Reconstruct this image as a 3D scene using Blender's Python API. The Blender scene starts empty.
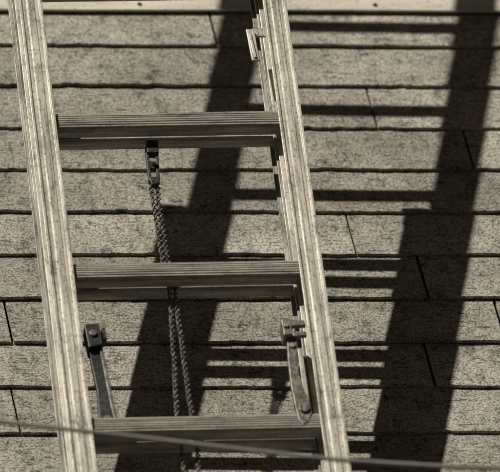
import bpy, math, random
from mathutils import Vector, Matrix, noise
random.seed(7)
S=660.0; D=16.0; TINT=(1.0,0.925,0.78)
# ---------- frames (vectors measured in the camera's axes, then turned to world) ----------
R=Vector((1,0,-.147)).normalized()
U=Vector((-10,43,-68)); U=(U-R*U.dot(R)).normalized()
N=R.cross(U).normalized()
t=-.455
UP=Vector((.147*t,math.sqrt(1-1.0216*t*t),t)).normalized()
XW=R; ZW=(UP-XW*UP.dot(XW)).normalized(); YW=ZW.cross(XW).normalized()
O=Vector((0,0,8.9))
def d2w(v): return Vector((v.dot(XW),v.dot(YW),v.dot(ZW)))
def p2w(v): return O+d2w(v)
def ray(px,py):
    return Vector(((px-250)/S/D,-(py-236)/S/D,-1))
CAMP=Vector((0,0,D))
def on_plane(px,py,P,n):
    r=ray(px,py); k=(P-CAMP).dot(n)/r.dot(n); return CAMP+r*k
SUN=Vector((-.489,.849,.154)).normalized()

def frame(o,x,y,z):
    x,y,z=d2w(x),d2w(y),d2w(z); o=p2w(o)
    return Matrix(((x.x,y.x,z.x,o.x),(x.y,y.y,z.y,o.y),(x.z,y.z,z.z,o.z),(0,0,0,1)))
ROOF_M=frame(Vector((0,0,0)),R,U,N)
def roof_uv(px,py):
    p=on_plane(px,py,Vector((0,0,0)),N); return p.dot(R),p.dot(U)

# ---------- helpers ----------
def empty(name,M):
    e=bpy.data.objects.new(name,None); bpy.context.collection.objects.link(e); e.matrix_world=M; e.empty_display_size=.1; return e
def obj(name,verts,faces,mat,parent=None,bevel=0,smooth=False,M=None):
    me=bpy.data.meshes.new(name); me.from_pydata([tuple(v) for v in verts],[],faces); me.update()
    import bmesh
    bm=bmesh.new(); bm.from_mesh(me); bmesh.ops.recalc_face_normals(bm,faces=bm.faces); bm.to_mesh(me); bm.free()
    o=bpy.data.objects.new(name,me); bpy.context.collection.objects.link(o)
    if mat: me.materials.append(mat)
    if smooth:
        for p in me.polygons: p.use_smooth=True
    if parent is not None: o.parent=parent
    elif M is not None: o.matrix_world=M
    if bevel:
        b=o.modifiers.new('bevel','BEVEL'); b.width=bevel; b.segments=2; b.limit_method='ANGLE'
    return o
class Geo:
    def __init__(s): s.v=[]; s.f=[]
    def add(s,v,f):
        n=len(s.v); s.v+= [tuple(a) for a in v]; s.f+=[tuple(i+n for i in q) for q in f]
    def box(s,x0,x1,y0,y1,z0,z1):
        v=[(x,y,z) for z in(z0,z1) for y in(y0,y1) for x in(x0,x1)]
        s.add(v,[(0,1,3,2),(4,6,7,5),(0,4,5,1),(2,3,7,6),(0,2,6,4),(1,5,7,3)])
    def prism(s,poly,a,b,axis='y'):
        n=len(poly)
        def mk(p,h):
            return {'y':(p[0],h,p[1]),'x':(h,p[0],p[1]),'z':(p[0],p[1],h)}[axis]
        v=[mk(p,a) for p in poly]+[mk(p,b) for p in poly]
        f=[(i,(i+1)%n,n+(i+1)%n,n+i) for i in range(n)]+[tuple(range(n)),tuple(range(2*n-1,n-1,-1))]
        s.add(v,f)
    def cyl(s,c,axis,r,h,n=20):
        poly=[(math.cos(2*math.pi*i/n)*r,math.sin(2*math.pi*i/n)*r) for i in range(n)]
        g=Geo()
        g.prism([(p[0]+(c[0] if axis!='x' else c[1]),p[1]+(c[2] if axis!='z' else c[1])) for p in poly],
                {'x':c[0],'y':c[1],'z':c[2]}[axis]-h/2,{'x':c[0],'y':c[1],'z':c[2]}[axis]+h/2,axis)
        s.add(g.v,g.f)
    def tube(s,pts,r,n=8):
        rings=[]
        for i,p in enumerate(pts):
            p=Vector(p); a=Vector(pts[max(i-1,0)]); b=Vector(pts[min(i+1,len(pts)-1)])
            d=(b-a).normalized(); ref=Vector((0,0,1)) if abs(d.z)<.9 else Vector((1,0,0))
            e=d.cross(ref).normalized(); f=d.cross(e)
            rings+= [p+(e*math.cos(2*math.pi*k/n)+f*math.sin(2*math.pi*k/n))*r for k in range(n)]
        F=[(i*n+k,i*n+(k+1)%n,(i+1)*n+(k+1)%n,(i+1)*n+k) for i in range(len(pts)-1) for k in range(n)]
        F+=[tuple(range(n)),tuple(range((len(pts)-1)*n,len(pts)*n))]
        s.add(rings,F)
def tc(c): return tuple(a*b for a,b in zip((c,c,c),TINT))+(1,)
class Mat:
    def __init__(s,name,rough=.8,metal=0):
        s.m=bpy.data.materials.new(name); s.m.use_nodes=True; s.nt=s.m.node_tree
        s.b=s.nt.nodes['Principled BSDF']; s.b.inputs['Roughness'].default_value=rough; s.b.inputs['Metallic'].default_value=metal
        s.tex=s.nt.nodes.new('ShaderNodeTexCoord')
    def n(s,t): return s.nt.nodes.new(t)
    def l(s,a,b): s.nt.links.new(a,b)
    def noise(s,scale,detail=3,sc=(1,1,1),rough=.6):
        mp=s.n('ShaderNodeMapping'); mp.inputs['Scale'].default_value=sc; s.l(s.tex.outputs['Object'],mp.inputs[0])
        n=s.n('ShaderNodeTexNoise'); n.inputs['Scale'].default_value=scale; n.inputs['Detail'].default_value=detail; n.inputs['Roughness'].default_value=rough
        s.l(mp.outputs[0],n.inputs['Vector']); return n.outputs['Fac']
    def ramp(s,fac,stops):
        r=s.n('ShaderNodeValToRGB'); e=r.color_ramp.elements
        while len(e)<len(stops): e.new(.5)
        for q,(p,c) in zip(e,stops): q.position=p; q.color=tc(c) if not isinstance(c,tuple) else c
        s.l(fac,r.inputs[0]); return r.outputs[0]
    def mul(s,a,b,f=1.0):
        m=s.n('ShaderNodeMix'); m.data_type='RGBA'; m.blend_type='MULTIPLY'; m.inputs[0].default_value=f
        s.l(a,m.inputs[6]); s.l(b,m.inputs[7]); return m.outputs[2]
    def color(s,c): s.l(c,s.b.inputs['Base Color'])
    def bump(s,h,dist,st=1):
        b=s.n('ShaderNodeBump'); b.inputs['Distance'].default_value=dist; b.inputs['Strength'].default_value=st
        s.l(h,b.inputs['Height']); s.l(b.outputs[0],s.b.inputs['Normal'])
W4=lambda c:(c,c,c,1)
# shingles
m=Mat('asphalt_shingle',.95)
fine=m.noise(310,1,(1,.75,1),.8)
g1=m.ramp(fine,[(.30,.09),(.42,.23),(.52,.33),(.68,.44)])
g2=m.ramp(m.noise(48,5,(1,.6,1),.9),[(.33,W4(.14)),(.40,W4(.62)),(.48,W4(1)),(.65,W4(1.12))])
g3=m.ramp(m.noise(5,2),[(.3,W4(.70)),(.7,W4(1.12))])
g4=m.ramp(m.noise(120,2,(.3,1.6,1),.85),[(.35,W4(.15)),(.43,W4(1))])
geo=m.n('ShaderNodeNewGeometry')
isl=m.ramp(geo.outputs['Random Per Island'],[(0,W4(.8)),(1,W4(1.08))])
c=m.mul(m.mul(m.mul(m.mul(g1,g2),g3),isl),g4,.75)
m.color(c); m.bump(fine,.0014,.7); M_SH=m.m
m.b.inputs['Specular IOR Level'].default_value=.1
m=Mat('roof_underlay',.95); m.color(m.ramp(m.noise(60),[(.3,.012),(.7,.025)])); M_DK=m.m
def metal(name,lo,mid,hi,rough=.42,mt=.35,stretch=.06,spots=.4,grime=.7):
    m=Mat(name,rough,mt)
    sx=(1,stretch,1) if stretch>0 else (-stretch,1,1)
    a=m.ramp(m.noise(190,3,sx,.8),[(.34,lo),(.48,mid),(.64,hi)])
    b=m.ramp(m.noise(30,5,(1,.4,1) if stretch>0 else (.4,1,1),.85),[(.35,W4(.32)),(.43,W4(.8)),(.52,W4(1)),(.62,W4(1.1))])
    c=m.mul(a,b,grime)
    h=m.noise(230,1,(1,.6,1),.8)
    c=m.mul(c,m.ramp(h,[(.34,W4(.3)),(.42,W4(1))]),spots)
    m.color(c); m.bump(h,.0006,.3); return m.m
M_AL=metal('weathered_aluminium',.26,.44,.60,.5,.3,.03,.6,.95)
M_BASE=metal('dull_aluminium',.08,.24,.44,.5,.3,.03,.5,.9)
M_RUNG=metal('rung_aluminium',.15,.25,.38,.5,.2,-.04,.4,.8)
M_IRON=metal('lock_steel',.07,.14,.26,.5,.4,.5,.6)
M_DARK=metal('pulley_iron',.012,.03,.07,.5,.4,1)
m=Mat('rope_fibre',.95); m.color(m.ramp(m.noise(240,2),[(.42,.012),(.62,.24)])); M_ROPE=m.m
m=Mat('rubber',.8); m.color(m.ramp(m.noise(60),[(.3,.02),(.7,.04)])); M_RUB=m.m
m=Mat('wire_sheath',.7); m.color(m.ramp(m.noise(40),[(.3,.14),(.7,.22)])); M_WIRE=m.m
m=Mat('flashing_metal',.5,.1)
m.color(m.mul(m.ramp(m.noise(30,4,(.3,1.5,1)),[(.3,.42),(.6,.60)]),m.ramp(m.noise(200,3),[(.33,W4(.4)),(.40,W4(1))]))); M_FL=m.m
m=Mat('painted_clapboard',.8); m.color(m.ramp(m.noise(12,4,(.2,1,1)),[(.3,.10),(.7,.15)])); M_WALL=m.m
m=Mat('white_trim',.6); m.color(m.ramp(m.noise(20),[(.3,.62),(.7,.74)])); M_TRIM=m.m
m=Mat('window_glass',.08); m.color(m.ramp(m.noise(1),[(.3,.02),(.7,.03)])); M_GLASS=m.m
m=Mat('grass',.95); m.color(m.mul(m.ramp(m.noise(.6,6),[(.3,.03),(.7,.06)]),m.ramp(m.noise(25,4),[(.3,W4(.6)),(.7,W4(1.2))]))); M_GR=m.m

# ---------- house ----------
house=empty('shingled_house',ROOF_M)
EXP=.1227
vref=roof_uv(250,217.5)[1]
def rowv(k): return vref+k*EXP
v_top=roof_uv(250,18.5)[1]
UL,UR,VB=-3.6,3.6,-1.75
T=.0058
joints={4:(211,27),3:(287,62),2:(369,105),1:(466,147),0:(282,192),-1:(349,234),-2:(421,277),-3:(7,322),-4:(428,364),-5:(13,405),-6:(80,450)}
PER=485/S/R.x
g=Geo()
k=int(math.floor((VB-vref)/EXP))
while rowv(k)<v_top-.005:
    vb=rowv(k); vt=min(vb+EXP+.012,v_top+.03)
    if k in joints: uj=roof_uv(*joints[k])[0]
    else: uj=random.uniform(0,PER)
    start=uj+math.floor((UL-uj)/PER)*PER
    u=start
    while u<UR:
        a=max(u+.0022,UL); b=min(u+PER-.0022+random.uniform(-.001,.001),UR)
        if b-a>.03:
            n=max(2,int((b-a)/.009)); jv=random.uniform(-.0016,.0016); jw=random.uniform(0,.0014); tl=random.uniform(-.002,.002)
            vs=[];sd=random.uniform(0,99)
            for i in range(n+1):
                x=a+(b-a)*i/n
                chip=max(0,noise.noise(Vector((x*45,k*9.1,sd+8)))-.3)*.009
                e=vb+jv+tl*(i/n-.5)+.0026*noise.noise(Vector((x*9,k*3.1,sd)))+.0018*noise.noise(Vector((x*60,k*3.1,sd)))+chip
                lift=jw+.0026*max(0,noise.noise(Vector((x*6,k*7.7,sd+3))))
                sk=(.0012*noise.noise(Vector((k*5.,sd,1))) if i in(0,n) else 0)
                w0=2*T+lift; w1=2*T-T*(vt-vb)/EXP
                vs+=[(x+sk,e,w0),(x,vt,w1),(x,vt,w1-T+.0003),(x+sk,e+.0008,w0-T+.0003)]
            F=[]
            for i in range(n):
                p=i*4;q=p+4
                F+=[(p,q,q+1,p+1),(p+1,q+1,q+2,p+2),(p+2,q+2,q+3,p+3),(p+3,q+3,q,p)]
            F+=[(0,1,2,3),(n*4+3,n*4+2,n*4+1,n*4)]
            g.add(vs,F)
        u+=PER
    k+=1
obj('roof_shingles',g.v,g.f,M_SH,house)
g=Geo(); g.box(UL,UR,VB-.02,v_top+.05,-.03,-.0006); obj('roof_deck',g.v,g.f,M_DK,house)
g=Geo(); n=160; vs=[]
for i in range(n+1):
    x=UL+(UR-UL)*i/n
    wv=.0016*noise.noise(Vector((x*3,0,0)))+.0007*noise.noise(Vector((x*14,2,0)))
    vs+=[(x,v_top+wv,.013),(x,v_top+wv,.0165),(x,v_top+.006,.0175),(x,v_top+.070,.017),(x,v_top+.070,.006)]
F=[]
for i in range(n):
    p=i*5;q=p+5
    F+=[(p+j,q+j,q+(j+1)%5,p+(j+1)%5) for j in range(5)]
F+=[(0,1,2,3,4),(n*5+4,n*5+3,n*5+2,n*5+1,n*5)]
g.add(vs,F); obj('roof_flashing',g.v,g.f,M_FL,house)
g=Geo()
for px in (137,372,-95,600,820,-320):
    uu,vv=roof_uv(px,7); g.cyl((uu,v_top+.012,.0185),'z',.0034,.003,12)
obj('flashing_nails',g.v,g.f,M_DARK,house)
Minv=ROOF_M.inverted()
def house_world(name,g,mat):
    return obj(name,[Minv@Vector(v) for v in g.v],g.f,mat,house)
top_w=ROOF_M@Vector((0,v_top+.06,0)); eave_w=ROOF_M@Vector((0,VB,-.03))
WY=top_w.y
g=Geo(); z=top_w.z-.05; H=3.6
while z<top_w.z+H:
    g.prism([(WY+.0,z+.004),(WY-.016,z+.004),(WY-.004,z+.118),(WY+.0,z+.118)],UL,UR,'x'); z+=.115
house_world('upper_clapboards',g,M_WALL)
g=Geo(); g.box(UL+.02,UR-.02,WY+.003,WY+4.5,top_w.z-.6,top_w.z+H); house_world('upper_wall_core',g,M_WALL)
g=Geo()
g.prism([(WY-.5,top_w.z+H-.02),(WY+2.3,top_w.z+H+1.5),(WY+5.1,top_w.z+H-.02),(WY+5.1,top_w.z+H+.08),(WY+2.3,top_w.z+H+1.62),(WY-.5,top_w.z+H+.08)],UL-.3,UR+.3,'x'); house_world('main_roof',g,M_DK)
LY=eave_w.y+.35
g=Geo(); g.box(UL+.1,UR-.1,LY,WY+4.4,0,eave_w.z-.0)
house_world('lower_wall',g,M_WALL)
g=Geo(); g.box(UL,UR,eave_w.y-.02,eave_w.y,eave_w.z-.16,eave_w.z+.01); g.box(UL,UR,eave_w.y,LY-.003,eave_w.z-.16,eave_w.z-.14); house_world('eave_fascia',g,M_TRIM)
g=Geo();g2_=Geo()
for cx in(-2.1,2.1):
    for zb in(1.0,3.9):
        y=LY-.03
        g.box(cx-.55,cx-.45,y,LY+.02,zb,zb+1.5); g.box(cx+.45,cx+.55,y,LY+.02,zb,zb+1.5)
        g.box(cx-.45,cx+.45,y,LY+.02,zb+1.4,zb+1.5); g.box(cx-.62,cx+.62,y-.03,LY+.02,zb-.06,zb); g.box(cx-.45,cx+.45,y+.006,LY+.02,zb+.7,zb+.75)
        g2_.box(cx-.45,cx+.45,LY-.012,LY+.02,zb,zb+1.4)
house_world('window_frames',g,M_TRIM); house_world('window_glass',g2_,M_GLASS)

# ---------- ladder ----------
Lv=Vector((-19.5,145.7,-132.7)).normalized()
ys=.018
Rl=Vector((1,ys,0)); Rl.z=-(Rl.x*Lv.x+Rl.y*Lv.y)/Lv.z; Rl.normalize()
Nl=Rl.cross(Lv).normalized()
RS=.300
PY1=119
Q=on_plane(198,384,Vector((0,0,0)),N)
for i in range(4000):
    P=Q+SUN*(i*.0002)
    py=236-P.y*S*D/(D-P.z)
    if py<=PY1: break
P=on_plane(44,PY1,P,Nl)
HW=.183
LO=P+Rl*HW
LM=frame(LO,Rl,Lv,Nl)
ladder=empty('extension_ladder',LM)
o=LM.translation; d=LM.to_3x3()@Vector((0,1,0))
ytop=(WY-.02-o.y)/d.y - .02
def rail_profile(cx,z0,dep,w):
    h=w/2; tk=.0035; wb=.0022
    p=[(-h,0.0018),(-h+.004,.0018),(-h+.0055,-.0004),(-.006,-.0004),(-.005,.0008),(.005,.0008),(.006,-.0004),(h-.0055,-.0004),(h-.004,.0018),(h,.0018),(h,-tk),(wb,-tk-.001),(wb,-dep+tk+.001),(h,-dep+tk),(h,-dep),(-h,-dep),(-h,-dep+tk),(-wb,-dep+tk+.001),(-wb,-tk-.001),(-h,-tk)]
    return [(cx+a,z0+b) for a,b in p]
FD=.045; BZ=-.0485; BD=.043; BY=.0205
FB=-2.62*RS
BT=RS+BY+.165
gap0=(LO+Nl*(BZ-BD)).dot(N); Bbot=-(gap0-.016)/Lv.dot(N)
g=Geo()
for sx in(-1,1): g.prism(rail_profile(sx*HW,0,FD,.035),FB,ytop)
obj('fly_rails',g.v,g.f,M_AL,ladder,.0006)
g=Geo()
for sx in(-1,1): g.prism(rail_profile(sx*(HW)-.004,BZ,BD,.034),Bbot+.02,BT)
obj('base_rails',g.v,g.f,M_BASE,ladder,.0006)
g=Geo()
for sx in(-1,1): g.box(sx*HW-.0225,sx*HW+.0145,BT-.045,BT+.004,BZ-BD-.002,-FD+.0085)
obj('rail_shadow_fillers',g.v,g.f,M_BASE,ladder,.001)  # unseen blocks added at the base rail tops to close a notch in their shadow
def rung_poly(zc,yc,ht=.032,dp=.030):
    pts=[]
    y0=yc-ht/2; y1=yc+ht/2; zf=zc+dp/2; zb=zc-dp/2
    nr=6
    pts.append((y0+.001,zf-.005))
    for i in range(nr):
        a=y0+.003+(ht-.006)*i/nr; w=(ht-.006)/nr
        bow=.0012*math.sin(math.pi*(i+.5)/nr)
        pts+=[(a+w*.1,zf-.0022+bow),(a+w*.28,zf-.0012+bow),(a+w*.8,zf-.0012+bow),(a+w*.94,zf-.0022+bow)]
    pts+=[(y1-.0005,zf-.003),(y1,zf-.005),(y1-.001,zb+.008),(y1-.006,zb),(y0+.012,zb),(y0+.003,zb+.006),(y0,zf-.009)]
    return pts
g=Geo(); c=Geo(); k=-2
while k*RS<ytop-.1:
    g.prism(rung_poly(-.019,k*RS),-HW+.0035,HW-.0035,'x')
    for sx in(-1,1):
        c.prism([(k*RS+.0195*math.cos(a*math.pi/8),-.019+.0175*math.sin(a*math.pi/8)) for a in range(16)],sx*(HW-.003),sx*(HW-.010),'x')
    k+=1
obj('fly_rungs',g.v,g.f,M_RUNG,ladder,.0004); obj('fly_rung_collars',c.v,c.f,M_AL,ladder,.0008)
g=Geo(); 
for k in range(-3,2): g.prism(rung_poly(BZ-.019,k*RS+BY+(.004 if k==1 else 0)),-HW-.0005,HW-.0075,'x')
obj('base_rungs',g.v,g.f,M_RUNG,ladder,.0004)
g=Geo()
for sx in(-1,1): g.box(sx*HW-.026,sx*HW+.018,Bbot-.03,Bbot+.03,BZ-BD-.004,BZ+.004)
obj('rubber_feet',g.v,g.f,M_RUB,ladder,.004)
g=Geo()
for sx in(-1,1): g.box(sx*HW-.021,sx*HW+.021,ytop-.03,ytop+.02,-FD-.003,.004)
obj('rail_end_caps',g.v,g.f,M_RUB,ladder,.003)
def ll(px,py,zl=0.0):
    p=on_plane(px,py,LO+Nl*zl,Nl); v=p-LO
    return Vector((v.dot(Rl),v.dot(Lv),zl))
def plate(g,pts,z0,z1):
    P=[ll(a,b,z1) for a,b in pts]
    g.prism([(p.x,p.y) for p in P],z0,z1,'z')
g=Geo(); plate(g,[(246,29),(254,29),(260,60),(252,60)],.002,.006); plate(g,[(248,33),(251,33),(257,57),(254,57)],.006,.009)
plate(g,[(252,28),(264,28),(266,36),(254,36)],-.004,-.0004)
obj('guide_bracket',g.v,g.f,M_AL,ladder,.001)
g=Geo()
plate(g,[(84,324),(99,323),(103,344),(89,347)],-.030,-.004)
plate(g,[(88,346),(101,342),(105,362),(108,385),(114,408),(118,422),(112,432),(102,431),(99,413),(97,390),(92,366)],-.024,-.014)
plate(g,[(101,328),(105,327),(107,338),(103,340)],-.028,-.010)
obj('rung_lock_left',g.v,g.f,M_DARK,ladder,.0012)
g=Geo()
p=ll(93,334,-.004); g.cyl((p.x,p.y,p.z),'z',.0055,.008,14)
p=ll(108,420,-.014); g.cyl((p.x,p.y,p.z),'z',.006,.008,14)
plate(g,[(99,345),(102,345),(107,366),(111,388),(116,410),(118,422),(115,422),(111,406),(107,386)],-.016,-.011)
obj('rung_lock_left_bolts',g.v,g.f,M_IRON,ladder,.0008)
g=Geo()
plate(g,[(281,319),(290,318),(293,334),(284,335)],-.020,.006)
plate(g,[(288,319),(304,320),(306,325),(290,326)],-.002,.005)
plate(g,[(292,331),(306,331),(307,335),(293,336)],-.002,.005)
plate(g,[(287,337),(296,336),(298,352),(299,372),(304,390),(310,402),(312,412),(309,421),(304,424),(299,420),(295,405),(291,385),(288,360)],-.012,-.003)
obj('rung_lock_right',g.v,g.f,M_IRON,ladder,.0012)
g=Geo()
p=ll(304,409,-.003); g.cyl((p.x,p.y,p.z),'z',.0075,.008,18)
p=ll(286,326,.006); g.cyl((p.x,p.y,p.z),'z',.004,.006,12)
p=ll(292,346,-.003); g.cyl((p.x,p.y,p.z),'z',.0045,.006,12)
obj('rung_lock_right_bolts',g.v,g.f,M_BASE,ladder,.0008)
# pulley
g=Geo()
plate(g,[(145,147),(148,146),(152,180),(149,181)],-.045,-.035)
plate(g,[(155,146),(158,147),(160,179),(157,180)],-.045,-.035)
plate(g,[(146,140),(158,140),(159,152),(147,152)],-.044,-.030)
plate(g,[(149,177),(160,176),(159,183),(152,184)],-.045,-.033)
p=ll(153,166,-.04); g.cyl((p.x,p.y,-.04),'z',.0085,.008,24)
obj('rope_pulley',g.v,g.f,M_DARK,ladder,.0008)
g=Geo(); g.cyl((p.x,p.y,-.032),'z',.0035,.010,14)
obj('pulley_bolts',g.v,g.f,M_BASE,ladder)
def rope(name,pix,r=.0026,pitch=.021,z=-.042):
    P=[ll(a,b,z) for a,b in pix]
    pts=[]; 
    for i in range(len(P)-1):
        n=max(2,int((P[i+1]-P[i]).length/.0022))
        for j in range(n): pts.append(P[i].lerp(P[i+1],j/n))
    g=Geo(); acc=[0]
    for i in range(1,len(pts)): acc.append(acc[-1]+(pts[i]-pts[i-1]).length)
    for ph in(0,math.pi):
        q=[]
        for p,a in zip(pts,acc):
            th=2*math.pi*a/pitch+ph; wob=.0014*noise.noise(Vector((a*20,pix[0][0],z*50)))
            q.append(p+Vector((math.cos(th)*r*1.0+wob,0,math.sin(th)*r*.95)))
        g.tube(q,r*.62,6)
    obj(name,g.v,g.f,M_ROPE,ladder,smooth=True)
rope('halyard_strand_1',[(151,178),(154,205),(159,235),(163,262),(170,290),(173,340),(175,380),(177,415),(181,445),(185,480)])
rope('halyard_strand_2',[(157,178),(159,205),(164,235),(168,262),(175,290),(181,340),(187,380),(192,415),(197,445),(200,480)])

# ---------- overhead wire ----------
WP=Vector((0,0,1.6)); 
pix=[(-2200,60),(-1200,232),(-500,352),(-200,397),(0,422),(120,435),(250,451),(350,461),(430,466),(500,469),(700,470),(1200,452),(2200,395)]
pts=[on_plane(a,b,WP,Vector((0,0,1))) for a,b in pix]
cu=bpy.data.curves.new('w','CURVE'); cu.dimensions='3D'; cu.bevel_depth=.0032; cu.bevel_resolution=3
sp=cu.splines.new('NURBS'); sp.points.add(len(pts)-1); sp.order_u=3; sp.use_endpoint_u=True
for q,p in zip(sp.points,pts): w=p2w(p); q.co=(w.x,w.y,w.z,1)
wo=bpy.data.objects.new('overhead_wire',cu); bpy.context.collection.objects.link(wo); cu.materials.append(M_WIRE)

# ---------- ground ----------
g=Geo(); g.add([(-400,-400,0),(400,-400,0),(400,400,0),(-400,400,0)],[(0,1,2,3)]); obj('ground',g.v,g.f,M_GR)

# ---------- light ----------
sw=d2w(SUN)
L=bpy.data.lights.new('sun','SUN'); L.energy=5; L.angle=math.radians(.8); L.color=(1,.965,.88)
lo=bpy.data.objects.new('sun',L); bpy.context.collection.objects.link(lo); lo.rotation_euler=sw.to_track_quat('Z','Y').to_euler(); lo.location=(0,0,30)
w=bpy.data.worlds.new('World'); bpy.context.scene.world=w; w.use_nodes=True; nt=w.node_tree
sky=nt.nodes.new('ShaderNodeTexSky'); sky.sky_type='NISHITA'; sky.sun_disc=False
sky.sun_elevation=math.asin(sw.z); sky.sun_rotation=math.atan2(sw.x,sw.y)
bw=nt.nodes.new('ShaderNodeRGBToBW'); nt.links.new(sky.outputs[0],bw.inputs[0])
mx=nt.nodes.new('ShaderNodeMix'); mx.data_type='RGBA'; mx.blend_type='MULTIPLY'; mx.inputs[0].default_value=1
nt.links.new(bw.outputs[0],mx.inputs[6]); mx.inputs[7].default_value=(.24,.20,.14,1)
bg=nt.nodes['Background']; bg.inputs[1].default_value=.05; nt.links.new(mx.outputs[2],bg.inputs[0])
# ---------- camera ----------
cd=bpy.data.cameras.new('camera'); cam=bpy.data.objects.new('camera',cd); bpy.context.collection.objects.link(cam)
cam.matrix_world=frame(CAMP,Vector((1,0,0)),Vector((0,1,0)),Vector((0,0,1)))
cd.sensor_width=36; cd.lens=S*D*36/500; cd.clip_end=1500; cd.clip_start=.1
cd.dof.use_dof=True; cd.dof.focus_distance=D-.3; cd.dof.aperture_fstop=9
bpy.context.scene.camera=cam
sc=bpy.context.scene; sc.view_settings.view_transform='Standard'; sc.view_settings.look='None'; sc.view_settings.exposure=0
